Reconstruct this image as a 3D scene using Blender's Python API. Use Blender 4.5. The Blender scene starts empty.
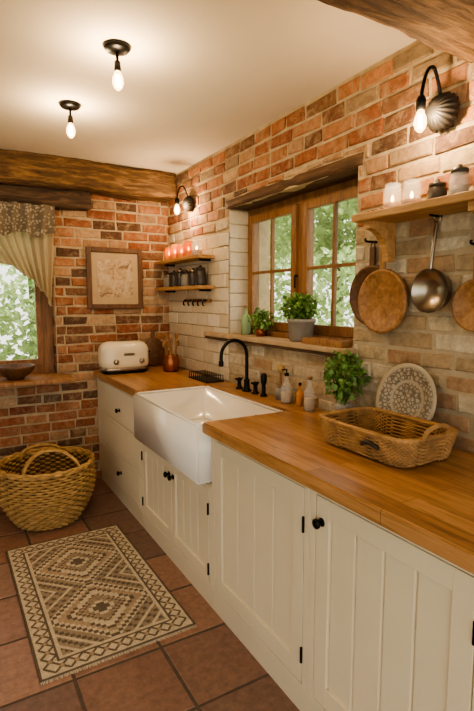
import bpy, bmesh, math, random
from mathutils import Vector, Matrix, noise
random.seed(7)
D=bpy.data; SC=bpy.context.scene; COL=SC.collection
def lin(c):
    c=c/255.0
    return c/12.92 if c<=0.04045 else ((c+0.055)/1.055)**2.4
def S(r,g,b,a=1): return (lin(r),lin(g),lin(b),a)
# ---------------- materials
def newmat(name):
    m=D.materials.new(name); m.use_nodes=True; nt=m.node_tree; nt.nodes.clear()
    o=nt.nodes.new('ShaderNodeOutputMaterial'); p=nt.nodes.new('ShaderNodeBsdfPrincipled')
    nt.links.new(p.outputs[0],o.inputs[0]); return m,nt,p,o
def coords(nt,scale=(1,1,1)):
    t=nt.nodes.new('ShaderNodeTexCoord'); mp=nt.nodes.new('ShaderNodeMapping'); mp.inputs['Scale'].default_value=scale
    nt.links.new(t.outputs['Object'],mp.inputs[0]); return mp.outputs[0]
def noi(nt,vec,scale,detail=5,rough=.6,dist=0):
    n=nt.nodes.new('ShaderNodeTexNoise'); n.inputs['Scale'].default_value=scale; n.inputs['Detail'].default_value=detail
    n.inputs['Roughness'].default_value=rough; n.inputs['Distortion'].default_value=dist
    nt.links.new(vec,n.inputs['Vector']); return n.outputs[0]
def ramp(nt,fac,stops):
    r=nt.nodes.new('ShaderNodeValToRGB'); e=r.color_ramp.elements
    e[0].position,e[0].color=stops[0]; e[1].position,e[1].color=stops[-1]
    for s in stops[1:-1]:
        x=e.new(s[0]); x.color=s[1]
    nt.links.new(fac,r.inputs[0]); return r.outputs[0]
def bump(nt,p,h,strength,dist=.01):
    b=nt.nodes.new('ShaderNodeBump'); b.inputs['Strength'].default_value=strength; b.inputs['Distance'].default_value=dist
    nt.links.new(h,b.inputs['Height']); nt.links.new(b.outputs[0],p.inputs['Normal'])
def mul(nt,a,b,fac=1,mode='MULTIPLY'):
    m=nt.nodes.new('ShaderNodeMix'); m.data_type='RGBA'; m.blend_type=mode; m.inputs[0].default_value=fac
    nt.links.new(a,m.inputs[6]); nt.links.new(b,m.inputs[7]); return m.outputs[2]
def mat(name,col,rough=.5,metal=0,var=.12,vs=6,bp=0,bs=40,scale=(1,1,1)):
    m,nt,p,o=newmat(name); p.inputs['Roughness'].default_value=rough; p.inputs['Metallic'].default_value=metal
    v=coords(nt,scale); n=noi(nt,v,vs)
    lo=tuple(c*(1-var) for c in col[:3])+(1,); hi=tuple(min(1,c*(1+var)) for c in col[:3])+(1,)
    nt.links.new(ramp(nt,n,[(.3,lo),(.7,hi)]),p.inputs['Base Color'])
    if bp: bump(nt,p,noi(nt,v,bs),bp)
    return m
def wood(name,c1,c2,c3,scale=(12,1.2,12),rough=.5,bp=.3,ns=3,bd=.008):
    m,nt,p,o=newmat(name); p.inputs['Roughness'].default_value=rough
    v=coords(nt,scale); n=noi(nt,v,ns,9,.68,.7)
    nt.links.new(ramp(nt,n,[(.30,c1),(.5,c2),(.70,c3)]),p.inputs['Base Color'])
    bump(nt,p,n,bp,bd); return m
def glassm(name,col=(1,1,1,1),rough=.02,alpha=.25):
    m,nt,p,o=newmat(name); p.inputs['Base Color'].default_value=col; p.inputs['Roughness'].default_value=.05
    t=nt.nodes.new('ShaderNodeBsdfTransparent'); t.inputs[0].default_value=col
    mx=nt.nodes.new('ShaderNodeMixShader'); mx.inputs[0].default_value=alpha
    nt.links.new(t.outputs[0],mx.inputs[1]); nt.links.new(p.outputs[0],mx.inputs[2]); nt.links.new(mx.outputs[0],o.inputs[0])
    return m
def bulbm(name,strength,col=(1,.60,.26,1)):
    m,nt,p,o=newmat(name); nt.nodes.remove(p)
    t=nt.nodes.new('ShaderNodeBsdfTransparent'); e=nt.nodes.new('ShaderNodeEmission'); e.inputs[0].default_value=col; e.inputs[1].default_value=strength
    a=nt.nodes.new('ShaderNodeAddShader'); nt.links.new(t.outputs[0],a.inputs[0]); nt.links.new(e.outputs[0],a.inputs[1]); nt.links.new(a.outputs[0],o.inputs[0]); return m
def attrmat(name,rough=.85,bp=.6,bs=60,spec=.3,blot=.35,bdist=.01,wash=None):
    m,nt,p,o=newmat(name); p.inputs['Roughness'].default_value=rough; p.inputs['Specular IOR Level'].default_value=spec
    a=nt.nodes.new('ShaderNodeAttribute'); a.attribute_name='Col'
    v=coords(nt); n=noi(nt,v,28,6,.7); n2=noi(nt,v,bs,8,.7)
    g=ramp(nt,n,[(.3,(1-blot,1-blot,1-blot,1)),(.7,(1+blot*.35,1+blot*.33,1+blot*.3,1))])
    out=mul(nt,a.outputs[0],g)
    if wash:
        n3=noi(nt,v,13,8,.78,.5); f=ramp(nt,n3,[(.48,(0,0,0,1)),(.68,(.62,.62,.62,1))])
        mx=nt.nodes.new('ShaderNodeMix'); mx.data_type='RGBA'; nt.links.new(f,mx.inputs[0]); nt.links.new(out,mx.inputs[6]); mx.inputs[7].default_value=wash; out=mx.outputs[2]
    nt.links.new(out,p.inputs['Base Color'])
    bump(nt,p,n2,bp,bdist); return m

M_brick=attrmat('brick_mat',wash=S(186,160,126),blot=.42,bp=.9) 
M_tile=attrmat('glazed_tile_mat',.35,.25,18,.5,.14)
M_floor=attrmat('terracotta_mat',.36,.3,14,.45,.4)
M_rug=attrmat('rug_weave_mat',.95,.7,220,.1,.25,.004)
M_mortar=mat('lime_mortar_mat',S(178,158,128),.95,0,.2,14,.8,70)
M_mortarw=mat('white_mortar_mat',S(172,156,130),.95,0,.12,14,.6,70)
M_plaster=mat('plaster_mat',S(220,208,190),.9,0,.03,2,.08,14)
M_grout=mat('grout_mat',S(92,80,72),.95,0,.2,20,.5,60)
M_cream=mat('cream_paint_mat',S(222,210,182),.42,0,.03,3,.05,30)
M_gapshade=mat('painted_gap_shade_mat',S(50,44,36),.8,0,.05)  # carcass coloured near-black, painting in the shade seen through door gaps
M_beam=wood('oak_beam_mat',S(40,27,17),S(100,73,46),S(156,120,80),(1.5,12,12),.85,1.0,2.4,.02)
M_beamd=wood('dark_lintel_mat',S(36,27,20),S(72,54,38),S(108,84,60),(1.5,12,12),.8,1.0,2.5,.015)
M_linty=wood('window_lintel_mat',S(50,35,24),S(84,60,40),S(114,84,56),(12,1.5,12),.75,.6,2.5)
M_winf=wood('window_frame_mat',S(92,62,36),S(130,90,54),S(156,112,70),(14,14,1.6),.5,.3,2.5)
M_shelf=wood('pine_shelf_mat',S(142,104,64),S(176,134,88),S(196,158,110),(14,1.5,14),.55,.3,2.5)
M_board=wood('board_wood_mat',S(106,72,42),S(148,106,66),S(178,136,92),(14,14,2),.5,.3,2)
M_dkboard=wood('dark_board_mat',S(64,43,28),S(92,62,38),S(118,82,54),(14,14,2),.5,.3,2)
M_black=mat('black_iron_mat',S(26,24,23),.38,.7,.1)
M_bronze=mat('dark_shade_mat',S(40,36,32),.6,.2,.2)
M_ceramic=mat('fireclay_mat',S(240,236,228),.12,0,.01)
M_wick=mat('wicker_mat',S(166,128,82),.7,0,.35,24,.5,80)
M_sea=mat('seagrass_mat',S(176,142,90),.8,0,.35,26,.6,90)
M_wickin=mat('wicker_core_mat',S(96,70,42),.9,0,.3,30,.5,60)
M_leaf=mat('leaf_mat',S(104,138,68),.55,0,.4,18)
def leafout():
    m,nt,p,o=newmat('garden_leaf_mat'); v=coords(nt); n=noi(nt,v,1.4); p.inputs['Roughness'].default_value=.7
    c=ramp(nt,n,[(.3,S(120,150,92)),(.7,S(186,204,144))]); nt.links.new(c,p.inputs['Base Color'])
    t=nt.nodes.new('ShaderNodeBsdfTranslucent'); nt.links.new(c,t.inputs[0]); mx=nt.nodes.new('ShaderNodeMixShader'); mx.inputs[0].default_value=.5
    nt.links.new(p.outputs[0],mx.inputs[1]); nt.links.new(t.outputs[0],mx.inputs[2]); nt.links.new(mx.outputs[0],o.inputs[0]); return m
M_leafo=leafout()
M_stem=mat('stem_mat',S(90,100,50),.7)
M_soil=mat('soil_mat',S(60,42,30),.95,0,.2,30,.5)
M_stone=mat('grey_stoneware_mat',S(136,130,120),.6,0,.12,14,.2)
M_sill=mat('stone_sill_mat',S(174,150,118),.7,0,.2,10,.4,40)
M_chrome=mat('brushed_steel_mat',S(165,155,142),.28,1,.1)
M_enam=mat('toaster_enamel_mat',S(222,208,178),.18,0,.01)
M_glass=glassm('clear_glass_mat',(.97,.97,.95,1),.02,.2)
M_pane=glassm('window_glass_mat',(.97,.99,.98,1),.02,.04)
M_amber=glassm('amber_glass_mat',(1,.60,.22,1),.02,.3)
M_green=glassm('green_glass_mat',(.55,.72,.45,1),.02,.4)
M_wax=mat('candle_wax_mat',S(196,138,72),.5); 
M_dark=mat('dark_jar_mat',S(52,46,42),.35,0,.2)
M_copper=mat('aged_copper_mat',S(156,96,64),.3,.85,.2)
M_lawn=mat('lawn_mat',S(150,156,122),.9,0,.2,3)
M_bulb=bulbm('glowing_bulb_glass_mat',3.0,(1,.52,.18,1))
M_fil=bulbm('glowing_filament_mat',120,(1,.66,.32,1))
M_flame=bulbm('candle_flame_mat',12,(1,.45,.12,1))
def butcher():
    m,nt,p,o=newmat('oak_worktop_mat'); p.inputs['Roughness'].default_value=.3
    t=nt.nodes.new('ShaderNodeTexCoord'); mp=nt.nodes.new('ShaderNodeMapping'); mp.inputs['Rotation'].default_value=(0,0,math.pi/2)
    nt.links.new(t.outputs['Object'],mp.inputs[0])
    b=nt.nodes.new('ShaderNodeTexBrick'); b.inputs['Scale'].default_value=1; b.inputs['Brick Width'].default_value=.9; b.inputs['Row Height'].default_value=.07
    b.inputs['Mortar Size'].default_value=.001; b.offset=.37; b.inputs['Color1'].default_value=S(190,144,98); b.inputs['Color2'].default_value=S(160,116,74); b.inputs['Mortar'].default_value=S(100,70,44)
    nt.links.new(mp.outputs[0],b.inputs['Vector'])
    v=coords(nt,(18,1.3,18)); n=noi(nt,v,3,9,.72,.9)
    g=ramp(nt,n,[(.34,(.50,.45,.39,1)),(.5,(.9,.88,.84,1)),(.66,(1.14,1.12,1.08,1))])
    nt.links.new(mul(nt,b.outputs[0],g),p.inputs['Base Color']); bump(nt,p,n,.15,.004); return m
M_top=butcher()
# ---------------- object helpers
def link(ob,par=None):
    COL.objects.link(ob)
    if par: ob.parent=par
    return ob
def grp(name,loc=(0,0,0),rz=0):
    e=D.objects.new(name,None); e.empty_display_size=.05; e.location=loc; e.rotation_euler=(0,0,rz); COL.objects.link(e); return e
def fin(name,bm,m,loc=(0,0,0),par=None,rot=None,smooth=False):
    me=D.meshes.new(name); bm.normal_update(); bm.to_mesh(me); bm.free()
    for x in (m if isinstance(m,(list,tuple)) else [m]): me.materials.append(x)
    if smooth:
        for p in me.polygons: p.use_smooth=True
    ob=D.objects.new(name,me); ob.location=loc
    if rot: ob.rotation_euler=rot
    return link(ob,par)
def box(name,c,s,m,par=None,bev=.003,rot=None,seg=2,smooth=False):
    bm=bmesh.new(); bmesh.ops.create_cube(bm,size=1)
    for v in bm.verts: v.co=Vector((v.co.x*s[0],v.co.y*s[1],v.co.z*s[2]))
    if bev: bmesh.ops.bevel(bm,geom=bm.edges[:],offset=min(bev,min(s)*.45),segments=seg,affect='EDGES',profile=.5)
    return fin(name,bm,m,c,par,rot,smooth)
def bx(name,x0,x1,y0,y1,z0,z1,m,par=None,bev=.003):
    return box(name,((x0+x1)/2,(y0+y1)/2,(z0+z1)/2),(x1-x0,y1-y0,z1-z0),m,par,bev)
def lathe(name,prof,m,loc=(0,0,0),par=None,seg=36,rot=None,rib=0,nr=0,scale=(1,1,1)):
    bm=bmesh.new(); rings=[]
    for r,z in prof:
        if r<1e-5: rings.append([bm.verts.new((0,0,z))]); continue
        L=[]
        for i in range(seg):
            a=2*math.pi*i/seg; rr=r*(1+rib*math.cos(nr*a)) if rib else r
            L.append(bm.verts.new((rr*math.cos(a)*scale[0],rr*math.sin(a)*scale[1],z)))
        rings.append(L)
    for A,B in zip(rings,rings[1:]):
        if len(A)==1 and len(B)==1: continue
        for i in range(seg):
            j=(i+1)%seg
            if len(A)==1: bm.faces.new((A[0],B[j],B[i]))
            elif len(B)==1: bm.faces.new((A[i],A[j],B[0]))
            else: bm.faces.new((A[i],A[j],B[j],B[i]))
    bmesh.ops.recalc_face_normals(bm,faces=bm.faces[:])
    return fin(name,bm,m,loc,par,rot,True)
def loft(name,hx,hy,n,prof,m,loc,par,seg=64):
    bm=bmesh.new(); R=[]
    for ins,z in prof:
        L=[]
        for i in range(seg):
            a=2*math.pi*i/seg; c,s=math.cos(a),math.sin(a); e=2/n
            L.append(bm.verts.new((math.copysign(abs(c)**e,c)*(hx-ins),math.copysign(abs(s)**e,s)*(hy-ins),z)))
        R.append(L)
    for A,B in zip(R,R[1:]):
        for i in range(seg): bm.faces.new((A[i],A[(i+1)%seg],B[(i+1)%seg],B[i]))
    bm.faces.new(R[0][::-1]); bm.faces.new(R[-1])
    return fin(name,bm,m,loc,par,None,True)
def crom(pts,n=8,cyc=False):
    P=[Vector(p) for p in pts]; out=[]; N=len(P)
    for i in range(N if cyc else N-1):
        g=(lambda k:P[k%N]) if cyc else (lambda k:P[max(0,min(N-1,k))])
        a,b,c,d=g(i-1),g(i),g(i+1),g(i+2)
        for j in range(n):
            t=j/n; out.append(.5*((2*b)+(c-a)*t+(2*a-5*b+4*c-d)*t*t+(3*b-a-3*c+d)*t**3))
    if not cyc: out.append(P[-1])
    return out
def tubes(name,paths,r,m,par=None,loc=(0,0,0),res=2):
    cu=D.curves.new(name,'CURVE'); cu.dimensions='3D'; cu.bevel_depth=r; cu.bevel_resolution=res; cu.use_fill_caps=True
    for pts,cyc in paths:
        s=cu.splines.new('POLY'); s.points.add(len(pts)-1)
        for i,p in enumerate(pts): s.points[i].co=(p[0],p[1],p[2],1)
        s.use_cyclic_u=cyc
    cu.materials.append(m); ob=D.objects.new(name,cu); ob.location=loc
    link(ob,par); return ob
def tube(name,pts,r,m,par=None,loc=(0,0,0),smooth=True): return tubes(name,[(crom(pts) if smooth else [Vector(p) for p in pts],False)],r,m,par,loc)
def leaves(name,gen,n,size,m,par=None,loc=(0,0,0)):
    vs=[];fs=[]
    for i in range(n):
        c,sz=gen(); L=size*sz*random.uniform(.7,1.3)
        q=Matrix.Rotation(random.uniform(0,6.28),3,'Z')@Matrix.Rotation(random.uniform(-1.2,1.2),3,'X')@Matrix.Rotation(random.uniform(-.9,.9),3,'Y')
        w=L*.36; b=len(vs)
        for p in [(0,0,0),(w,L*.45,w*.3),(w*.75,L*.75,w*.1),(0,L,-w*.3),(-w*.75,L*.75,w*.1),(-w,L*.45,w*.3),(0,L*.5,-w*.1)]:
            vs.append(Vector(c)+q@Vector(p))
        for k in range(6): fs.append((b+k,b+(k+1)%6,b+6))
    me=D.meshes.new(name); me.from_pydata(vs,[],fs); me.materials.append(m); ob=D.objects.new(name,me); ob.location=loc; return link(ob,par)
# ---------- brick builder
class MB:
    def __init__(s): s.v=[];s.f=[];s.c=[];s.m=[]
    def quad(s,P,col,mi):
        b=len(s.v); s.v+=P; s.c+=[col]*4; s.f.append((b,b+1,b+2,b+3)); s.m.append(mi)
    def boxx(s,x0,x1,y0,y1,z0,z1,col,mi):
        c=[Vector((x,y,z)) for z in (z0,z1) for y in (y0,y1) for x in (x0,x1)]; b=len(s.v); s.v+=c; s.c+=[col]*8
        for f in [(0,2,3,1),(4,5,7,6),(0,1,5,4),(2,6,7,3),(0,4,6,2),(1,3,7,5)]:
            s.f.append(tuple(b+i for i in f)); s.m.append(mi)
    def brick(s,O,U,V,N,r,d,inset,col,jit,mi,base=-.004):
        u0,u1,v0,v1=r; b=len(s.v)
        cs=[(u0,v0),(u1,v0),(u1,v1),(u0,v1)]; J=[(random.uniform(-jit,jit),random.uniform(-jit,jit)) for _ in cs]
        for lay in range(3):
            for k,(u,v) in enumerate(cs):
                ins=inset if lay==2 else 0; su=1 if k in(0,3) else -1; sv=1 if k in(0,1) else -1
                dd=[base,d-inset*.7,d][lay]+(random.uniform(-jit,jit)*.6 if lay==2 else 0)
                s.v.append(O+U*(u+J[k][0]+su*ins)+V*(v+J[k][1]+sv*ins)+N*dd); s.c.append(col)
        for lay in range(2):
            for k in range(4):
                j=(k+1)%4; s.f.append((b+lay*4+k,b+lay*4+j,b+lay*4+4+j,b+lay*4+4+k)); s.m.append(mi)
        s.f.append((b+8,b+9,b+10,b+11)); s.m.append(mi)
    def make(s,name,mats,par=None):
        me=D.meshes.new(name); me.from_pydata(s.v,[],s.f)
        for m in mats: me.materials.append(m)
        me.polygons.foreach_set('material_index',s.m)
        a=me.color_attributes.new('Col','FLOAT_COLOR','POINT')
        fl=[]
        for c in s.c: fl+=list(c)
        a.data.foreach_set('color',fl); me.update()
        return link(D.objects.new(name,me),par)
def subtract(r,h):
    u0,u1,v0,v1=r; a0,a1,b0,b1=h
    if a1<=u0 or a0>=u1 or b1<=v0 or b0>=v1: return [r]
    out=[]
    if a0>u0: out.append((u0,a0,v0,v1))
    if a1<u1: out.append((a1,u1,v0,v1))
    m0,m1=max(u0,a0),min(u1,a1)
    if b0>v0: out.append((m0,m1,v0,b0))
    if b1<v1: out.append((m0,m1,b1,v1))
    return out
def courses(u0,u1,v0,v1,ch,L,gap,holes=(),stag=.5,rnd=.25):
    out=[];v=v0;row=0
    while v<v1-.01:
        u=u0-L*stag*(row%2)-random.uniform(0,L*.15)*(rnd>0)
        while u<u1:
            l=L*random.uniform(1-rnd,1+rnd*.4) if rnd else L
            rs=[(max(u,u0),min(u+l,u1),v,min(v+ch,v1))]
            for h in holes:
                n=[]
                for r in rs: n+=subtract(r,h)
                rs=n
            for r in rs:
                if r[1]-r[0]>gap+.012 and r[3]-r[2]>gap+.008: out.append((r[0]+gap/2,r[1]-gap/2,r[2]+gap/2,r[3]-gap/2))
            u+=l
        v+=ch; row+=1
    return out
RED=[S(164,108,76),S(146,92,64),S(176,124,90),S(116,80,60),S(180,140,106),S(156,102,72),S(168,114,80),S(100,74,58),S(186,154,120),S(148,90,62),S(130,94,70),S(138,84,60),S(166,130,100)]
WH=[S(208,194,168),S(196,180,150),S(214,202,178),S(184,164,132),S(202,188,162),S(176,154,122)]
def jitc(c,a=.12):
    k=random.uniform(1-a,1+a); return (c[0]*k,c[1]*k,c[2]*k,1)
X=Vector((1,0,0));Y=Vector((0,1,0));Z=Vector((0,0,1))
WX=1.65; BY=4.0; CH=2.5
# right wall
mb=MB(); wy0,wy1,wz0,wz1=1.73,2.94,1.25,2.09
g=(1,1,1,1)
mb.boxx(WX,1.98,-1.6,wy0,0,CH,g,1); mb.boxx(WX,1.98,wy1,4.3,0,CH,g,1); mb.boxx(WX,1.98,wy0,wy1,0,wz0,g,2); mb.boxx(WX,1.98,wy0,wy1,wz1,CH,g,1)
O=Vector((WX,BY,0)); U=-Y; N=-X
hole=(BY-wy1,BY-wy0,wz0,wz1); lint=(BY-2.99,BY-1.69,2.09,2.145); tz=(0,BY-2.94,.9,1.94)
for r in courses(0,5.5,.9,CH,.0755,.215,.014,[hole,lint,tz],.5,.35):
    uc=(r[0]+r[1])/2; zc=(r[2]+r[3])/2; y=BY-uc
    lim=1.86+.05*math.sin(y*7)
    if y>1.73: lim=1.4 if y<2.94 else 1.94
    if zc<lim or (zc<lim+.09 and random.random()<.4):
        c=jitc(random.choice(WH if random.random()<.82 else [S(178,146,114),S(168,134,102)]),.08)
    else:
        c=jitc(random.choice(RED))
        if random.random()<.15: c=tuple(.55*c[i]+.45*WH[3][i] for i in range(3))+(1,)
    mb.brick(O,U,Z,N,r,random.uniform(.004,.012),.006,c,.005,0)
mb.boxx(WX-.003,WX+.01,2.94,BY,.9,1.94,g,2)
mb.boxx(WX-.003,WX+.01,-1.6,1.73,.9,1.84,g,2)
mb.boxx(WX-.003,WX+.01,1.73,2.94,.9,1.24,g,2)
for r in courses(0,BY-2.94,.92,1.94,.0925,.185,.007,[],.5,0):
    mb.brick(O,U,Z,N,r,random.uniform(.006,.012),.003,jitc(random.choice([WH[0],WH[2],WH[4],S(220,210,190)]),.09),.0025,3)
for r in courses(0,.17,1.25,2.08,.0925,.17,.005,[],0,0):
    mb.brick(Vector((WX,wy1,0)),X,Z,-Y,r,.008,.003,jitc(WH[0],.04),.001,3)
mb.make('wall_right',[M_brick,M_mortar,M_mortarw,M_tile])
# back wall
mb=MB(); bx0,bx1,bz0,bz1=-.7,.70,.90,2.19
mb.boxx(-2.8,bx0,BY,4.3,0,CH,g,1); mb.boxx(bx1,WX,BY,4.3,0,CH,g,1); mb.boxx(bx0,bx1,BY,4.3,0,bz0,g,1); mb.boxx(bx0,bx1,BY,4.3,bz1,CH,g,1)
O=Vector((-2.6,BY,0))
for r in courses(0,4.25,0,CH,.0755,.215,.014,[(bx0+2.6,bx1+2.6,bz0,bz1)],.5,.35):
    mb.brick(O,X,Z,-Y,r,random.uniform(.004,.012),.006,jitc(random.choice(RED)),.005,0)
for r in courses(0,.3,.90,2.19,.0755,.15,.012,[],.5,.1):
    mb.brick(Vector((bx1,BY+.3,0)),-Y,Z,-X,r,.008,.004,jitc(random.choice(RED)),.002,0)
mb.make('wall_back',[M_brick,M_mortar])
# unseen left wall (plaster), added to shape the light; front left open for skylight
bx('added_wall_left',-2.8,-2.6,.9,4.0,0,CH,M_plaster,None,0)
# floor
mb=MB(); mb.boxx(-3,1.98,-1.6,4.3,-.1,-.002,g,1)
FC=[S(154,118,100),S(140,108,94),S(164,126,106),S(132,104,92),S(150,120,104)]
for r in courses(0,5,0,5.9,.36,.36,.014,[],0,0):
    mb.brick(Vector((-2.9,-1.75,-.004)),X,Y,Z,r,.004,.003,jitc(random.choice(FC),.09),.0015,0)
mb.make('floor',[M_floor,M_grout])
bx('ceiling',-3,1.98,-1.6,4.3,CH,CH+.1,M_plaster,None,0)
# beams
def rough(name,x0,x1,y0,y1,z0,z1,m,n=(40,4,4),amp=.012,par=None,seed=0):
    bm=bmesh.new(); bmesh.ops.create_cube(bm,size=1); s=(x1-x0,y1-y0,z1-z0)
    for v in bm.verts: v.co=Vector((v.co.x*s[0],v.co.y*s[1],v.co.z*s[2]))
    for ax in range(3):
        no=Vector((0,0,0)); no[ax]=1
        for i in range(1,n[ax]):
            bmesh.ops.bisect_plane(bm,geom=bm.verts[:]+bm.edges[:]+bm.faces[:],plane_co=no*(-.5+i/n[ax])*s[ax],plane_no=no)
    for v in bm.verts:
        ed=sum(abs(abs(v.co[a])-s[a]/2)<1e-4 for a in range(3))
        q=Vector((v.co.x*3+seed,v.co.y*3,v.co.z*3)); q2=q*4
        v.co+=amp*(noise.noise_vector(q)+.55*noise.noise_vector(q2)+.25*noise.noise_vector(q2*2.3))
        if ed>=2:
            k=.10+.16*abs(noise.noise(q*2)); big=max(s)
            for a in range(3):
                if s[a]<big: v.co[a]*=(1-k*.6)
    return fin(name,bm,m,((x0+x1)/2,(y0+y1)/2,(z0+z1)/2),par,None,True)
rough('ceiling_beam_back',-2.6,1.63,3.76,4.0,2.295,2.505,M_beam,(130,7,7),.018)
rough('window_lintel_beam',-1.2,.965,3.86,4.03,2.165,2.30,M_beamd,(70,4,4),.013,None,3)
rough('ceiling_beam_front',-2.6,1.66,.90,1.18,2.31,2.505,M_beam,(130,7,7),.014,None,8)
# window right
w=grp('window_1',(1.83,(wy0+wy1)/2,(wz0+wz1)/2))
W=wy1-wy0; Hh=wz1-wz0
bx('sill',-.09,.05,-W/2-.0,W/2,-Hh/2,-Hh/2+.035,M_winf,w)
bx('head',-.035,.035,-W/2,W/2,Hh/2-.05,Hh/2,M_winf,w)
for sg in(-1,1):
    bx('jamb',-.035,.035,min(sg*W/2,sg*(W/2-.045)),max(sg*W/2,sg*(W/2-.045)),-Hh/2+.035,Hh/2-.05,M_winf,w)
bx('mullion',-.035,.035,-.03,.03,-Hh/2+.035,Hh/2-.05,M_winf,w)
for sg in(-1,1):
    a,b=(.032,W/2-.047); lo,hi=-Hh/2+.037,Hh/2-.052
    y0,y1=(a,b) if sg>0 else(-b,-a)
    for q in((y0,y0+.045),(y1-.045,y1)): bx('casement_stile',-.055,-.02,q[0],q[1],lo,hi,M_winf,w)
    bx('casement_rail',-.054,-.021,y0+.045,y1-.045,lo,lo+.055,M_winf,w); bx('casement_rail',-.054,-.021,y0+.045,y1-.045,hi-.045,hi,M_winf,w)
    ym=(y0+y1)/2
    bx('glazing_bar',-.05,-.025,ym-.009,ym+.009,lo+.05,hi-.04,M_winf,w)
    bx('glazing_bar',-.049,-.026,y0+.04,y1-.04,(lo+hi)/2-.009,(lo+hi)/2+.009,M_winf,w)
    bx('pane',-.039,-.036,y0+.04,y1-.04,lo+.04,hi-.04,M_pane,w,0)
tube('latch',[(-.06,-.0,-.05),(-.08,0,-.05),(-.08,0,-.12)],.006,M_black,w)
rough('window_lintel_oak',1.634,1.97,1.70,2.98,2.088,2.148,M_linty,(4,30,2),.004,None,5)
sl=grp('windowsill_right',(0,0,0))
bx('slab',1.59,1.745,1.70,3.22,1.222,1.252,M_sill,sl,.008)
bx('edge_wood',1.60,1.65,1.70,3.22,1.205,1.222,M_linty,sl,.003)
# window back
w=grp('window_2',(0,4.15,0))
bx('jamb',.62,.70,-.04,.04,.90,2.19,M_winf,w); bx('jamb',-.70,-.62,-.04,.04,.90,2.19,M_winf,w)
bx('head',-.62,.62,-.04,.04,2.12,2.19,M_winf,w); bx('bottom',-.62,.62,-.04,.04,.90,.97,M_winf,w)
bx('mullion',-.03,.03,-.04,.04,.97,2.12,M_winf,w)
for a,b in((.03,.62),(-.62,-.03)):
    bx('sash',a,a+.045,-.05,-.01,.97,2.12,M_winf,w);bx('sash',b-.045,b,-.05,-.01,.97,2.12,M_winf,w)
    bx('sash',a,b,-.049,-.011,.97,1.02,M_winf,w);bx('sash',a,b,-.049,-.011,2.07,2.12,M_winf,w); bx('pane',a+.03,b-.03,-.03,-.027,1.0,2.09,M_pane,w,0)
bx('windowsill_back',-.85,.775,3.72,4.10,.873,.905,M_board,None,.006)
# curtains
def curtain():
    g=grp('window_curtain',(0,3.93,0))
    m,nt,p,o=newmat('linen_mat'); p.inputs['Roughness'].default_value=.95; v=coords(nt,(1,1,1))
    n=noi(nt,v,120); nt.links.new(ramp(nt,n,[(.3,S(176,158,128)),(.7,S(206,190,160))]),p.inputs['Base Color'])
    tr=nt.nodes.new('ShaderNodeBsdfTranslucent'); tr.inputs[0].default_value=S(216,198,160); mx=nt.nodes.new('ShaderNodeMixShader'); mx.inputs[0].default_value=.45
    nt.links.new(p.outputs[0],mx.inputs[1]); nt.links.new(tr.outputs[0],mx.inputs[2]); nt.links.new(mx.outputs[0],o.inputs[0])
    m2,nt2,p2,o2=newmat('patterned_linen_mat'); p2.inputs['Roughness'].default_value=.95; v2=coords(nt2,(1,.001,1))
    vo=nt2.nodes.new('ShaderNodeTexVoronoi'); vo.inputs['Scale'].default_value=55; nt2.links.new(v2,vo.inputs['Vector'])
    c2=ramp(nt2,vo.outputs['Distance'],[(.28,S(206,194,170)),(.45,S(138,126,108))]); nt2.links.new(c2,p2.inputs['Base Color'])
    tr=nt2.nodes.new('ShaderNodeBsdfTranslucent'); nt2.links.new(c2,tr.inputs[0]); mx=nt2.nodes.new('ShaderNodeMixShader'); mx.inputs[0].default_value=.4
    nt2.links.new(p2.outputs[0],mx.inputs[1]); nt2.links.new(tr.outputs[0],mx.inputs[2]); nt2.links.new(mx.outputs[0],o2.inputs[0])
    def sheet(name,zt,zb,mm,freq,amp,yo,tie=False):
        bm=bmesh.new(); nx,nz=260,26; G=[]
        for j in range(nz+1):
            t=j/nz; R=[]
            for i in range(nx+1):
                s=i/nx; x=-.72+s*1.42
                if tie:
                    pull=t**1.6; x=x+(.645-x)*pull*.75*max(0,s-.15)/.85
                z=zt+(zb(s)-zt)*t; y=yo+amp*(.6+.4*t)*math.sin(s*freq+1.3*math.sin(s*9)+t*1.2)+.01*math.sin(s*37+t*3)
                R.append(bm.verts.new((x,y,z)))
            G.append(R)
        for j in range(nz):
            for i in range(nx): bm.faces.new((G[j][i],G[j][i+1],G[j+1][i+1],G[j+1][i]))
        fin(name,bm,mm,(0,0,0),g,None,True)
    sheet('valance',2.165,lambda s:1.95+.02*math.sin(s*40),m2,90,.026,-.075)
    sheet('drape',2.15,lambda s:1.77-.34*max(0,(s-.55)/.45)**1.3+.01*math.sin(s*50),m,130,.028,.0,True)
    tubes('rod',[([Vector((-.85,-.03,2.155)),Vector((.74,-.03,2.155))],False)],.009,M_black,g)
curtain()
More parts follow.
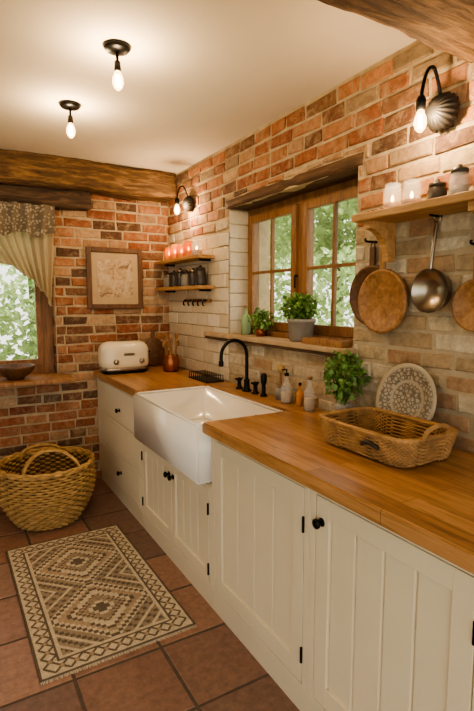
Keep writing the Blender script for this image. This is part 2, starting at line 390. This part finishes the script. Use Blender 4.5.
# ---------------- cabinets
XF=1.0; CT=.868
def knob(par,y,z,x=XF):
    lathe('knob',[(0,0),(.006,0),(.006,.012),(.010,.015),(.017,.021),(.017,.027),(.010,.032),(0,.033)],M_black,(x,y,z),par,20,(0,-math.pi/2,0))
    lathe('knob_plate',[(0,0),(.014,0),(.014,.003),(0,.003)],M_black,(x,y,z),par,20,(0,-math.pi/2,0))
def hinge(par,y,z):
    tubes('hinge',[([Vector((XF-.004,y,z-.028)),Vector((XF-.004,y,z+.028))],False)],.005,M_black,par)
def door(par,y0,y1,z0,z1,n,st=.062):
    y0+=.0015;y1-=.0015
    t0,t1=XF,XF+.02
    bx('stile',t0,t1,y0,y0+st,z0,z1,M_cream,par,.002); bx('stile',t0,t1,y1-st,y1,z0,z1,M_cream,par,.002)
    bx('rail',t0+.0004,t1,y0+st,y1-st,z0,z0+st+.01,M_cream,par,.002); bx('rail',t0+.0004,t1,y0+st,y1-st,z1-st,z1,M_cream,par,.002)
    w=(y1-y0-2*st)/n
    for i in range(n): bx('plank',t0+.010,t1+.004,y0+st+i*w+.0013,y0+st+(i+1)*w-.0013,z0+st,z1-st,M_cream,par,.006)
def drawer(par,y0,y1,z0,z1):
    bx('drawer_front',XF,XF+.02,y0,y1,z0,z1,M_cream,par,.004)
def carcass(par,y0,y1,zt=CT):
    bx('carcass',XF+.025,WX-.012,y0+.001,y1-.001,.10,zt-.001,M_gapshade,par,0)
    bx('plinth',XF+.012,XF+.06,y0,y1,0,.10,M_cream,par,.002)
    f=.028
    bx('face_stile',XF,XF+.024,y0,y0+f,.10,zt,M_cream,par,.0015);bx('face_stile',XF,XF+.024,y1-f,y1,.10,zt,M_cream,par,.0015)
    bx('face_rail',XF+.0003,XF+.024,y0+f,y1-f,.10,.125,M_cream,par,.0015);bx('face_rail',XF+.0003,XF+.024,y0+f,y1-f,zt-.018,zt,M_cream,par,.0015)
c=grp('drawer_cabinet'); carcass(c,2.945,3.985)
a,b=2.945+.033,3.985-.033
bx('face_rail',XF,XF+.022,2.973,3.957,.575,.60,M_cream,c,.0015); bx('face_rail',XF,XF+.022,2.973,3.957,.345,.365,M_cream,c,.0015)
drawer(c,a,b,.604,.846);drawer(c,a,b,.369,.571);drawer(c,a,b,.129,.341)
knob(c,3.38,.70);knob(c,3.38,.24)
c=grp('sink_cabinet'); carcass(c,1.955,2.943,.615)
ym=2.44; door(c,1.955+.031,ym-.0005,.128,.594,4,.05);door(c,ym+.0005,2.943-.031,.128,.594,4,.05); knob(c,ym-.028,.52);knob(c,ym+.028,.52)
hinge(c,1.985,.5);hinge(c,1.985,.2);hinge(c,2.913,.5);hinge(c,2.913,.2)
c=grp('base_cabinet'); carcass(c,1.235,1.953); door(c,1.266,1.922,.128,.847,4); hinge(c,1.264,.72);hinge(c,1.264,.24)
c=grp('base_cabinet'); carcass(c,.60,1.233); door(c,.631,1.202,.128,.847,4); knob(c,1.172,.765); hinge(c,.629,.72);hinge(c,.629,.24)
c=grp('base_cabinet'); carcass(c,-.2,.598); door(c,-.17,.567,.128,.847,5); knob(c,.53,.765)
# worktop
def joinb(name,L,m):
    bm=bmesh.new()
    for (x0,x1,y0,y1,z0,z1) in L:
        r=bmesh.ops.create_cube(bm,size=1); 
        for v in r['verts']: v.co=Vector(((x0+x1)/2+v.co.x*(x1-x0),(y0+y1)/2+v.co.y*(y1-y0),(z0+z1)/2+v.co.z*(z1-z0)))
    bmesh.ops.bevel(bm,geom=bm.edges[:],offset=.005,segments=2,affect='EDGES')
    return fin(name,bm,m)
joinb('countertop',[(.972,1.636,-.2,1.992,.87,.92),(.972,1.636,2.914,3.986,.87,.92),(1.462,1.636,1.992,2.914,.87,.92)],M_top)
# sink
def sink():
    bm=bmesh.new(); x0,x1,y0,y1,z0,z1=.945,1.46,1.996,2.910,.618,.912
    bmesh.ops.create_cube(bm,size=1)
    for v in bm.verts: v.co=Vector(((x0+x1)/2+v.co.x*(x1-x0),(y0+y1)/2+v.co.y*(y1-y0),(z0+z1)/2+v.co.z*(z1-z0)))
    bm.faces.ensure_lookup_table(); top=max(bm.faces,key=lambda f:f.calc_center_median().z)
    bmesh.ops.inset_individual(bm,faces=[top],thickness=.028)
    e=bmesh.ops.extrude_face_region(bm,geom=[top]); vs=[v for v in e['geom'] if isinstance(v,bmesh.types.BMVert)]
    if top.is_valid: bm.faces.remove(top)
    cx,cy=(x0+x1)/2,(y0+y1)/2
    for v in vs: v.co.z-=.22; v.co.x=cx+(v.co.x-cx)*.95; v.co.y=cy+(v.co.y-cy)*.97
    bmesh.ops.bevel(bm,geom=bm.edges[:],offset=.014,segments=4,affect='EDGES')
    g=grp('farmhouse_sink'); fin('basin',bm,M_ceramic,(0,0,0),g,None,True)
    lathe('drain',[(0,.004),(.03,.004),(.04,.001),(.04,-.001)],M_chrome,(1.2,2.45,.694),g)
    lathe('overflow',[(0,.004),(.015,.004),(.02,0)],M_chrome,(1.432,2.25,.83),g,20,(0,-math.pi/2,0))
sink()
# faucet
f=grp('kitchen_faucet',(1.56,2.56,.92))
lathe('base',[(0,0),(.03,0),(.03,.008),(.02,.015),(.017,.06),(.022,.065),(.017,.075),(.0,.078)],M_black,(0,0,0),f)
pts=[(0,0,.06),(0,0,.2)]+[(-.09+.09*math.cos(t),0,.22+.10*math.sin(t)) for t in [i*math.pi/8 for i in range(0,9)]]+[(-.18,0,.19)]
tube('gooseneck',pts,.011,M_black,f); lathe('spout_tip',[(.011,0),(.015,.005),(.015,.03),(.011,.035)],M_black,(-.18,0,.165),f)
for dy in(-.10,.09):
    lathe('valve',[(0,0),(.024,0),(.022,.008),(.014,.014),(.012,.05),(.018,.055),(.018,.07),(0,.076)],M_black,(0,dy,0),f)
    tubes('lever',[([Vector((-.03,dy,.066)),Vector((.025,dy,.066))],False)],.006,M_black,f)
f=grp('sink_sprayer',(1.56,2.37,.92)); lathe('body',[(0,0),(.022,0),(.02,.01),(.012,.016),(.012,.07),(.017,.08),(.019,.12),(.012,.135),(0,.137)],M_black,(0,0,0),f)
# ---------------- lamps
def bulb(par,loc,s=1,e=6):
    prof=[(0,0),(.008,.001),(.018,.012),(.024,.03),(.022,.05),(.014,.07),(.011,.085)]
    lathe('bulb',[(r*s,z*s) for r,z in prof],M_bulb,loc,par,24)
    tubes('filament',[([Vector((loc[0]+dx*s,loc[1]+dy*s,loc[2]+.016*s)),Vector((loc[0]+dx*.6*s,loc[1]+dy*.6*s,loc[2]+.062*s))],False) for dx,dy in((.008,0),(-.008,0),(0,.008),(0,-.008))],.0016,M_fil,par)
    l=D.lights.new('bulb_light','POINT'); l.energy=e; l.color=(1,.72,.42); l.shadow_soft_size=.02; o=D.objects.new('bulb_light',l); o.location=(loc[0],loc[1],loc[2]+.035*s); link(o,par)
def pendant(x,y):
    g=grp('ceiling_pendant_light',(x,y,CH))
    lathe('canopy',[(0,0),(.052,0),(.055,-.008),(.046,-.018),(.012,-.024),(0,-.024)],M_black,(0,0,0),g)
    lathe('stem',[(.006,-.02),(.006,-.055),(.012,-.06),(.014,-.095),(.010,-.10),(0,-.10)],M_black,(0,0,0),g)
    bulb(g,(0,0,-.17),.95,7)
pendant(.641,2.065); pendant(.60,2.77)
def sconce(y,z,s=1):
    g=grp('wall_sconce_light',(WX-.016,y,z))
    lathe('wall_plate',[(0,0),(.035*s,0),(.035*s,.012),(0,.014)],M_black,(0,0,0),g,30,(0,-math.pi/2,0))
    lathe('shell_shade',[(.0,.062*s),(.022*s,.058*s),(.042*s,.044*s),(.056*s,.024*s),(.062*s,.004*s),(.060*s,.002*s)],M_bronze,(-.010*s,0,.0),g,108,(0,-math.pi/2,0),.05,18)
    tube('arm',[(-.03*s,0,.045*s),(-.045*s,0,.09*s),(-.07*s,0,.13*s),(-.10*s,0,.115*s),(-.12*s,0,.06*s),(-.125*s,0,.02*s)],.006*s,M_black,g)
    lathe('socket',[(0,.035),(.012,.034),(.017,.02),(.017,-.015),(.0,-.015)],M_black,(-.125*s,0,0),g)
    bulb(g,(-.125*s,0,-.09),.95,6.5)
sconce(1.262,2.17,1.1); sconce(3.50,2.21,.95)
# ---------------- shelves
sh=grp('wall_shelf',(0,0,0))
bx('board',1.46,WX-.012,.45,1.565,1.80,1.83,M_shelf,sh,.004)
def bracket(y,par,zt,dx=.15,dz=.16):
    bm=bmesh.new(); P=[(0,0),(-dx,0),(-dx,-.03)]+[(-dx+(dx-.04)*math.sin(t)*1.0, -.03-(dz-.03)*(1-math.cos(t))) for t in [i*math.pi/16 for i in range(1,9)]]+[(0,-dz)]
    A=[bm.verts.new((p[0],-.017,p[1])) for p in P];B=[bm.verts.new((p[0],.017,p[1])) for p in P]
    bm.faces.new(A);bm.faces.new(B[::-1])
    for i in range(len(P)):
        j=(i+1)%len(P); bm.faces.new((A[j],A[i],B[i],B[j]))
    bmesh.ops.recalc_face_normals(bm,faces=bm.faces[:])
    fin('bracket',bm,M_shelf,(WX-.014,y,zt),par)
bracket(1.50,sh,1.80);bracket(1.03,sh,1.80)
def jar(name,loc,r,h,m,fill=None,lid=None,fillm=None,flame=False):
    g=grp(name,loc)
    lathe('body',[(0,0),(r*.95,0),(r,.006),(r,h*.8),(r*.86,h*.9),(r*.86,h),(r*.80,h),(r*.80,h*.9),(r*.93,h*.78),(r*.93,.008),(0,.006)],m,(0,0,0),g)
    if fill: lathe('contents',[(0,.008),(r*.9,.008),(r*.9,h*fill),(0,h*fill)],fillm or M_wax,(0,0,0),g)
    if lid: lathe('lid',[(0,h+.001),(r*.88,h+.001),(r*.88,h+.014),(r*.3,h+.018),(r*.2,h+.03),(0,h+.032)],lid,(0,0,0),g)
    if flame: lathe('flame',[(0,0),(.005,.005),(.006,.012),(.004,.022),(0,.03)],M_flame,(0,0,h*fill+.003),g,14)
jar('candle_jar',(1.54,1.42,1.83),.036,.105,M_glass,.3,None,None,True); jar('candle_jar',(1.54,1.325,1.83),.035,.10,M_glass,.3,None,None,True)
jar('storage_jar',(1.57,1.235,1.83),.035,.06,M_dark,None,M_dark); jar('storage_jar',(1.55,1.13,1.83),.034,.085,M_glass,.5,M_dark,M_sill); jar('storage_jar',(1.56,1.04,1.83),.034,.085,M_stone,None,M_board)
for nm,zt in(('candle_shelf',1.80),('spice_rack_shelf',1.585)):
    s2=grp(nm); bx('board',1.51,WX-.012,3.13,3.984,zt-.025,zt,M_shelf,s2)
    for y in(3.2,3.85): bx('bracket',WX-.10,WX-.012,y-.01,y+.01,zt-.04,zt-.025,M_black,s2,.002)
for i,y in enumerate((3.80,3.68,3.55,3.42,3.28)): jar('amber_candle_jar',(1.57,y,1.80),.04,.105+.015*(i%2),M_amber if i<4 else M_glass,.4,None,None,True)
for i,y in enumerate((3.82,3.70,3.58,3.46,3.34,3.22)): jar('spice_jar',(1.57,y,1.585),.042,.09+.012*((i*7)%3),M_dark if i%3 else M_stone,None,M_dark if i%2 else M_chrome)
hr=grp('hook_rail'); bx('rail',WX-.030,WX-.012,3.18,3.62,1.465,1.49,M_board,hr)
for i in range(5):
    y=3.23+i*.085; tube('hook',[(WX-.03,y,1.48),(WX-.055,y,1.475),(WX-.06,y,1.45),(WX-.05,y,1.44)],.006,M_black,hr)
# ---------------- hanging boards and pans
def rboard(name,y,z,r,x,m,hl=.13,metal=False):
    g=grp(name,(x,y,z)); t=.018
    if metal:
        lathe('pan',[(0,.0),(r*.8,0),(r*.9,.006),(r,.045),(r*1.04,.047),(r*.98,.044),(r*.87,.012),(0,.008)],m,(0,0,0),g,40,(0,-math.pi/2,0))
        tube('handle',[(-.04,0,r*.98),(-.035,0,r+.05),(-.015,0,r+hl-.03)],.008,m,g)
        pts=[(-.015,.014*math.cos(a),r+hl-.01+.018*math.sin(a)) for a in [i*math.pi/8 for i in range(16)]]
        tubes('hang_ring',[([Vector(p) for p in pts],True)],.004,m,g)
    else:
        lathe('disc',[(0,0),(r*.97,0),(r,.005),(r,t-.005),(r*.97,t),(r*.90,t),(r*.88,t-.004),(0,t-.004)],m,(0,0,0),g,48,(0,-math.pi/2,0))
        box('handle',(-t/2,0,r+hl/2-.02),(t*.9,.032,hl),m,g,.008)
        pts=[(-t/2,.012*math.cos(a),r+hl-.022+.02*math.sin(a)) for a in [i*math.pi/8 for i in range(16)]]
        tubes('loop',[([Vector(p) for p in pts],True)],.003,M_dark,g)
    tube('peg',[(.02,0,r+hl),(-.05,0,r+hl),(-.055,0,r+hl+.012)],.005,M_black,g)
rboard('round_chopping_board',1.60,1.50,.135,WX-.016,M_dkboard,.10)
rboard('round_chopping_board',1.52,1.475,.138,WX-.036,M_board,.14)
rboard('hanging_saucepan',1.265,1.515,.082,WX-.02,M_chrome,.20,True)
rboard('round_chopping_board',1.09,1.46,.095,WX-.02,M_board,.12)
# plate
def plate():
    m,nt,p,o=newmat('patterned_plate_mat'); p.inputs['Roughness'].default_value=.3
    t=nt.nodes.new('ShaderNodeTexCoord'); sx=nt.nodes.new('ShaderNodeVectorMath'); sx.operation='LENGTH'; nt.links.new(t.outputs['Object'],sx.inputs[0])
    vo=nt.nodes.new('ShaderNodeTexVoronoi'); vo.inputs['Scale'].default_value=60; vo.feature='DISTANCE_TO_EDGE'; nt.links.new(t.outputs['Object'],vo.inputs['Vector'])
    pat=ramp(nt,vo.outputs['Distance'],[(.06,S(110,100,88)),(.2,S(172,160,138))])
    r=ramp(nt,sx.outputs['Value'],[(.070,(0,0,0,1)),(.073,(1,1,1,1)),(.082,(1,1,1,1)),(.085,(0,0,0,1)),(.132,(0,0,0,1)),(.135,(1,1,1,1)),(.145,(1,1,1,1))])
    mx=nt.nodes.new('ShaderNodeMix'); mx.data_type='RGBA'; nt.links.new(r,mx.inputs[0]); mx.inputs[7].default_value=S(172,160,138); nt.links.new(pat,mx.inputs[6])
    nt.links.new(mx.outputs[2],p.inputs['Base Color'])
    g=grp('decorative_plate',(WX-.065,1.345,1.075))
    lathe('dish',[(0,0),(.085,0),(.09,.004),(.135,.014),(.150,.018),(.150,.022),(.135,.019),(.09,.010),(.085,.006),(0,.006)],m,(0,0,0),g,56,(0,-math.pi/2+.22,0))
plate()
# ---------------- wicker tray
def weave(name,fn,nst,rows,z0,z1,amp,r,m,par,npt):
    paths=[]
    for k in range(rows):
        t=k/(rows-1); z=z0+(z1-z0)*t; pts=[]
        for i in range(npt):
            a=2*math.pi*i/npt; x,y,nx,ny=fn(a,t); o=amp*math.sin(nst*a/2*1.0+math.pi*(k%2))
            pts.append(Vector((x+nx*o,y+ny*o,z)))
        paths.append((pts,True))
    tubes(name,paths,r,m,par,(0,0,0),1)
def rectfn(hx,hy,fl,n=6):
    def f(a,t):
        c,s=math.cos(a),math.sin(a); e=2/n; k=1+fl*t
        x=math.copysign(abs(c)**e,c)*hx*k; y=math.copysign(abs(s)**e,s)*hy*k
        return x,y,c,s
    return f
def circfn(prof):
    def f(a,t):
        i=t*(len(prof)-1); j=min(int(i),len(prof)-2); r=prof[j]+(prof[j+1]-prof[j])*(i-j)
        return r*math.cos(a),r*math.sin(a),math.cos(a),math.sin(a)
    return f
def shell(name,fn,z0,z1,m,par,off,n=64,rows=6):
    bm=bmesh.new(); R=[]
    for k in range(rows+1):
        t=k/rows; L=[]
        for i in range(n):
            x,y,nx,ny=fn(2*math.pi*i/n,t); L.append(bm.verts.new((x+nx*off,y+ny*off,z0+(z1-z0)*t)))
        R.append(L)
    for A,B in zip(R,R[1:]):
        for i in range(n): bm.faces.new((A[i],A[(i+1)%n],B[(i+1)%n],B[i]))
    bm.faces.new(R[0][::-1]); fin(name,bm,m,(0,0,0),par)
g=grp('wicker_tray_basket',(1.385,1.28,.925),0)
fn=rectfn(.135,.205,.10)
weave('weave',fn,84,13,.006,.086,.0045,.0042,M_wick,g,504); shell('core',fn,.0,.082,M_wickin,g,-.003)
stk=[]
for i in range(56):
    a=2*math.pi*(i+.5)/56; A=fn(a,0);B=fn(a,1); stk.append(([Vector((A[0],A[1],0)),Vector((B[0]*1.005,B[1]*1.005,.09))],False))
tubes('stakes',stk,.0034,M_wick,g)
fb=rectfn(.135*1.10,.205*1.10,0)
for k,(dz,do) in enumerate(((.088,0),(.094,.004),(.094,-.004))):
    weave('rim',lambda a,t:(lambda q:(q[0]+q[2]*do,q[1]+q[3]*do,q[2],q[3]))(fb(a,t)),60,2,dz,dz+.003,.003,.0055,M_wick,g,240)
fl=[([Vector((x,-.19,.006+.002*math.sin(x*300))),Vector((x,.19,.006))],False) for x in [-.12+.012*i for i in range(21)]]
tubes('floor_slats',fl,.005,M_wick,g)
tube('handle',[(-.06,-.226,.09),(-.05,-.236,.125),(0,-.24,.138),(.05,-.236,.125),(.06,-.226,.09)],.008,M_wick,g)
tube('leather_tag',[(-.152,-.12,.05),(-.160,-.09,.062),(-.160,-.06,.06),(-.152,-.04,.048)],.008,M_dark,g)
# floor basket
g=grp('seagrass_basket',(.50,3.42,.004))
fn=circfn([.20,.24,.27,.295,.305,.305,.295])
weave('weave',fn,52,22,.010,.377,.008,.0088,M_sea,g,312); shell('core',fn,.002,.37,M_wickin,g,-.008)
weave('rim',circfn([.30,.30]),40,2,.385,.398,.007,.012,M_sea,g,240)
for k,off in enumerate((-.014,0,.014)):
    tube('handle',[(-.17,-.235+off,.34),(-.16,-.20+off,.42),(-.09,-.13+off,.48),(0,-.11+off,.50),(.09,-.13+off,.48),(.16,-.20+off,.42),(.17,-.235+off,.34)],.0095,M_sea,g)
tube('handle_back',[(-.13,.25,.36),(-.11,.24,.42),(0,.23,.45),(.11,.24,.42),(.13,.25,.36)],.011,M_sea,g)
# ---------------- rug
def rug():
    W,L=.67,1.17; nx,ny=134,234; be=S(206,192,168);dk=S(112,102,92);md=S(156,142,124);ru=S(174,154,132)
    def colr(i,j):
        a=min(i,nx-1-i); b=min(j,ny-1-j); e=min(a,b)
        if e<2: return dk
        if e<4: return be
        if e<16:
            s=j if a<b else i; k=abs((s%12)-6); q=e-4
            if abs(q-6)+k<3: return ru
            if abs(abs(q-6)-k)<1.2: return dk
            return be
        if e<18: return dk
        if e<21: return be
        y=j-21; N=(ny-42)/2; cy=(y%N)-N/2; cx=i-nx/2+.5
        st=(math.floor(abs(cx)/4)*4)/46+(math.floor(abs(cy)/4)*4)/(N/2)
        if st<.12: return dk
        if st<.24: return be
        if st<.34: return md
        if st<.46: return dk if (i//3+j//3)%2 else ru
        if st<.60: return be
        if st<.68: return dk
        if st<.80: return ru
        if st<.90: return be
        if st<.98: return dk
        k=(abs(cx)+abs(cy))%16
        if k<4: return be
        return md if (i//4+j//4)%3 else dk
    m=MB()
    f=lambda x,y:Vector((x,y,.009+.0015*noise.noise(Vector((x*6,y*6,0)))))
    for i in range(nx):
        for j in range(ny):
            c=jitc(colr(i,j),.14); x0=-W/2+W*i/nx;x1=x0+W/nx;y0=-L/2+L*j/ny;y1=y0+L/ny
            m.quad([f(x0,y0),f(x1,y0),f(x1,y1),f(x0,y1)],c,0)
    for (x0,x1,y0,y1) in((-W/2,W/2,-L/2,-L/2),(W/2,W/2,-L/2,L/2),(W/2,-W/2,L/2,L/2),(-W/2,-W/2,L/2,-L/2)):
        m.quad([Vector((x0,y0,0)),Vector((x1,y1,0)),Vector((x1,y1,.01)),Vector((x0,y0,.01))],dk,0)
    for i in range(110):
        x=-W/2+.003+(W-.006)*i/109
        for sg in(-1,1):
            d=random.uniform(-.003,.003); l=random.uniform(.010,.016)
            P=[Vector((x-.002,sg*L/2,.006)),Vector((x+.002,sg*L/2,.006)),Vector((x+.002+d,sg*(L/2+l),.002)),Vector((x-.002+d,sg*(L/2+l),.002))]
            m.quad(P if sg<0 else P[::-1],jitc(be,.1),0)
    ob=m.make('patterned_rug',[M_rug]); ob.location=(.545,2.48,.001); ob.rotation_euler=(0,0,.015)
rug()
# ---------------- toaster
g=grp('toaster',(1.15,3.74,.92))
arc=[(.075*(1-math.cos(t)),.17+.075*math.sin(t)) for t in [i*math.pi/2/9 for i in range(10)]]
loft('body',.188,.112,3.6,[(.012,.045),(.002,.06),(0,.09),(0,.14)]+arc,M_enam,(0,0,0),g)
loft('trim_band',.184,.108,3.6,[(.002,.026),(0,.030),(0,.044),(.004,.047)],M_chrome,(0,0,0),g)
loft('base',.175,.10,3.6,[(.004,0),(0,.004),(0,.026),(.002,.027)],M_black,(0,0,0),g)
loft('top_plate',.10,.028,4,[(0,.2440),(0,.2465),(.003,.248)],M_chrome,(0,0,0),g)
for dy in(-.012,.012): box('slot',(0,dy,.2475),(.17,.012,.004),M_dark,g,.001)
box('lever_slot',(.187,0,.13),(.006,.016,.09),M_dark,g,.002); box('lever',(.20,0,.155),(.03,.05,.016),M_black,g,.006)
for dx in(-.09,.11): lathe('dial',[(0,.016),(.015,.015),(.020,.006),(.022,0)],M_chrome,(dx,-.110,.095),g,24,(math.pi/2,0,0))
box('badge',(.01,-.113,.15),(.085,.005,.020),M_chrome,g,.002)
# utensils crock
g=grp('utensil_crock',(1.49,3.60,.92)); lathe('crock',[(0,0),(.055,0),(.065,.02),(.068,.08),(.058,.12),(.062,.13),(.055,.13),(.052,.12),(.058,.08),(.05,.01),(0,.01)],M_copper,(0,0,0),g)
for i in range(6):
    a=i*1.05; dx,dy=math.cos(a),math.sin(a); h=.20+.03*(i%3)
    tube('handle',[(dx*.02,dy*.02,.02),(dx*.05,dy*.05,h)],.006,M_board,g,(0,0,0),False)
    lathe('spoon_head',[(0,-.03),(.014,-.02),(.02,0),(.014,.02),(0,.026)],M_board,(dx*.055,dy*.055,h+.02),g,16,(dy*-.3,dx*.3,a),0,0,(1,.4,1))
g=grp('bread_board',(1.475,3.94,.922)); 
lathe('board',[(0,0),(.115,0),(.12,.004),(.12,.014),(.115,.018),(0,.018)],M_dkboard,(0,0,.12),g,40,(math.pi/2-.12,0,0),0,0,(.85,1,1))
box('handle',(0,.012,.265),(.03,.016,.08),M_dkboard,g,.006,(-.12,0,0))
# dish rack/tray
g=grp('drying_tray',(1.54,3.10,.92)); bx('tray',-.07,.07,-.16,.13,0,.008,M_black,g)
for i in range(9): tubes('wire',[([Vector((-.065,-.15+.034*i,.008)),Vector((-.065,-.15+.034*i,.045)),Vector((.065,-.15+.034*i,.045)),Vector((.065,-.15+.034*i,.008))],False)],.0025,M_black,g)
# bottles
def bottle(name,loc,r,h,m,cap=M_black,pump=False,fill=None):
    g=grp(name,loc); lathe('glass',[(0,0),(r*.95,0),(r,.005),(r,h*.55),(r*.85,h*.66),(r*.33,h*.78),(r*.30,h*.95),(r*.36,h*.96),(r*.36,h)],m,(0,0,0),g,28)
    lathe('cap',[(0,h),(r*.4,h),(r*.4,h+.015),(0,h+.017)],cap,(0,0,0),g,20)
    lathe('liquid',[(0,.004),(r*.9,.006),(r*.9,h*.4),(0,h*.4)],fill or M_stone,(0,0,0),g,28)
    if pump: tube('pump',[(0,0,h),(0,0,h+.035),(-.03,0,h+.035)],.004,M_black,g,(0,0,0),False)
bottle('soap_bottle',(1.565,2.15,.92),.032,.15,M_glass,M_black,True,M_sill); bottle('oil_bottle',(1.55,1.93,.92),.030,.16,M_glass,M_board,False,M_sill); bottle('small_bottle',(1.58,2.05,.92),.022,.11,M_amber,M_black,False,M_copper)
g=grp('dish_brush',(1.59,2.24,.92)); lathe('holder',[(0,0),(.03,0),(.028,.07),(.024,.07),(.024,.01),(0,.01)],M_stone,(0,0,0),g); tube('brush_handle',[(0,0,.02),(0,0,.17)],.008,M_board,g,(0,0,0),False)
lathe('bristles',[(0,.15),(.018,.16),(.022,.19),(0,.2)],M_sea,(0,0,0),g,20)
# plants
def bush(cx,cy,cz,rx,ry,rz):
    def f():
        while True:
            p=Vector((random.uniform(-1,1),random.uniform(-1,1),random.uniform(-1,1)))
            if .2<p.length<1: break
        return (cx+p.x*rx,cy+p.y*ry,cz+p.z*rz),1
    return f
g=grp('potted_herb',(1.69,2.19,1.252))
lathe('pot',[(0,0),(.060,0),(.066,.01),(.076,.105),(.082,.107),(.082,.125),(.074,.125),(.070,.105),(0,.10)],M_stone,(0,0,0),g)
lathe('soil',[(0,.108),(.070,.108),(.0,.112)],M_soil,(0,0,0),g)
tubes('stems',[([Vector((0,0,.10)),Vector((.07*math.cos(i),.07*math.sin(i),.20))],False) for i in range(9)],.002,M_stem,g)
leaves('foliage',bush(-.01,0,.190,.09,.11,.07),600,.030,M_leaf,g)
g=grp('potted_basil',(1.56,1.69,.92))
lathe('pot',[(0,0),(.038,0),(.042,.006),(.046,.085),(.042,.085),(.038,.01),(0,.008)],M_glass,(0,0,0),g,30)
lathe('soil',[(0,.008),(.037,.008),(.041,.07),(0,.072)],M_stone,(0,0,0),g)
tubes('stems',[([Vector((0,0,.06)),Vector((.03*math.cos(i*1.3),.03*math.sin(i*1.3),.14)),Vector((.07*math.cos(i*1.3),.08*math.sin(i*1.3),.24))],False) for i in range(12)],.002,M_stem,g)
leaves('foliage',bush(-.01,0,.215,.085,.11,.115),420,.030,M_leaf,g)
g=grp('small_potted_plant',(1.70,2.62,1.252)); lathe('pot',[(0,0),(.03,0),(.036,.05),(.032,.05),(0,.045)],M_copper,(0,0,0),g); leaves('foliage',bush(0,0,.10,.055,.10,.07),240,.03,M_leaf,g)
bottle('green_bottle',(1.70,2.80,1.252),.034,.18,M_green,M_board)
g=grp('wooden_trough',(1.635,1.93,1.252)); bx('bottom',-.035,.035,-.17,.14,0,.008,M_board,g)
for x in(-.031,.031): bx('side',x-.004,x+.004,-.17,.14,.008,.032,M_board,g,.002)
for y in(-.166,.136): bx('end',-.027,.027,y-.004,y+.004,.008,.032,M_board,g,.002)
g=grp('wooden_bowl',(.385,3.88,.906)); lathe('bowl',[(0,0),(.06,0),(.06,.012),(.10,.04),(.135,.085),(.138,.10),(.13,.10),(.10,.05),(0,.02)],M_dkboard,(0,0,0),g,48)
# picture
g=grp('framed_picture',(1.17,BY-.016,1.655))
pw,ph=.46,.49
for sx in(-1,1): bx('frame_side',min(sx*pw/2,sx*(pw/2-.04)),max(sx*pw/2,sx*(pw/2-.04)),-.022,0,-ph/2,ph/2,M_dkboard,g,.006)
for sz in(-1,1): bx('frame_rail',-pw/2+.038,pw/2-.038,-.021,0,min(sz*ph/2,sz*(ph/2-.04)),max(sz*ph/2,sz*(ph/2-.04)),M_dkboard,g,.006)
m,nt,p,o=newmat('botanical_print_mat'); v=coords(nt); n=noi(nt,v,14,6,.7,1.5); p.inputs['Roughness'].default_value=.6
nt.links.new(ramp(nt,n,[(.34,S(112,86,64)),(.44,S(168,140,108)),(.55,S(188,168,138))]),p.inputs['Base Color'])
bx('mat_board',-.19,.19,-.008,0,-.205,.205,mat('mat_board_mat',S(176,154,120),.8,0,.08,8),g,0)
bx('print',-.145,.145,-.010,-.007,-.15,.15,m,g,0)
# ---------------- garden
ga=grp('garden'); bx('lawn',-14,16,-6,18,-.6,-.5,M_lawn,ga,0)
def hedge(x0,x1,y0,y1,z0,z1,n):
    def f(): return (random.uniform(x0,x1),random.uniform(y0,y1),z0+(z1-z0)*random.random()**1.3),1
    return f
leaves('shrubs_side',hedge(5.6,7.2,2.0,12,-.5,2.4,0),7500,.15,M_leafo,ga)
leaves('shrubs_back',hedge(-4,4,8.5,10,-.5,2.1,0),6500,.15,M_leafo,ga)
for (x,y,z) in((8,9,3.4),(8.6,6,3.6),(7.6,12.6,3.4),(-.8,11.5,3.2),(1.6,12.5,3.6)):
    leaves('tree_crown',bush(x,y,z,1.6,1.6,1.4),2400,.20,M_leafo,ga); tube('trunk',[(x,y,-.5),(x+.1,y,1.5),(x,y,3.4)],.09,M_stem,ga)
# ---------------- world / camera
w=D.worlds.new('World'); SC.world=w; w.use_nodes=True; b=w.node_tree.nodes['Background']; b.inputs[0].default_value=(1,.94,.84,1); b.inputs[1].default_value=1.55
sun=D.lights.new('sun','SUN'); sun.energy=6; sun.angle=.05; sun.color=(1,.95,.85); so=D.objects.new('sun',sun); COL.objects.link(so); so.location=(3,3,8)
so.rotation_euler=Vector((.18,.14,1)).to_track_quat('Z','Y').to_euler()
cam=D.cameras.new('Camera'); co=D.objects.new('Camera',cam); COL.objects.link(co); co.location=(0,0,1.478)
co.rotation_euler=(math.radians(90-6.4),0,math.radians(-30.2)); cam.sensor_width=36; cam.lens=490/711*36; cam.clip_start=.02; SC.camera=co
SC.view_settings.view_transform='AgX'
try: SC.view_settings.look='AgX - Medium High Contrast'
except Exception as e: print(e)
SC.view_settings.exposure=.6
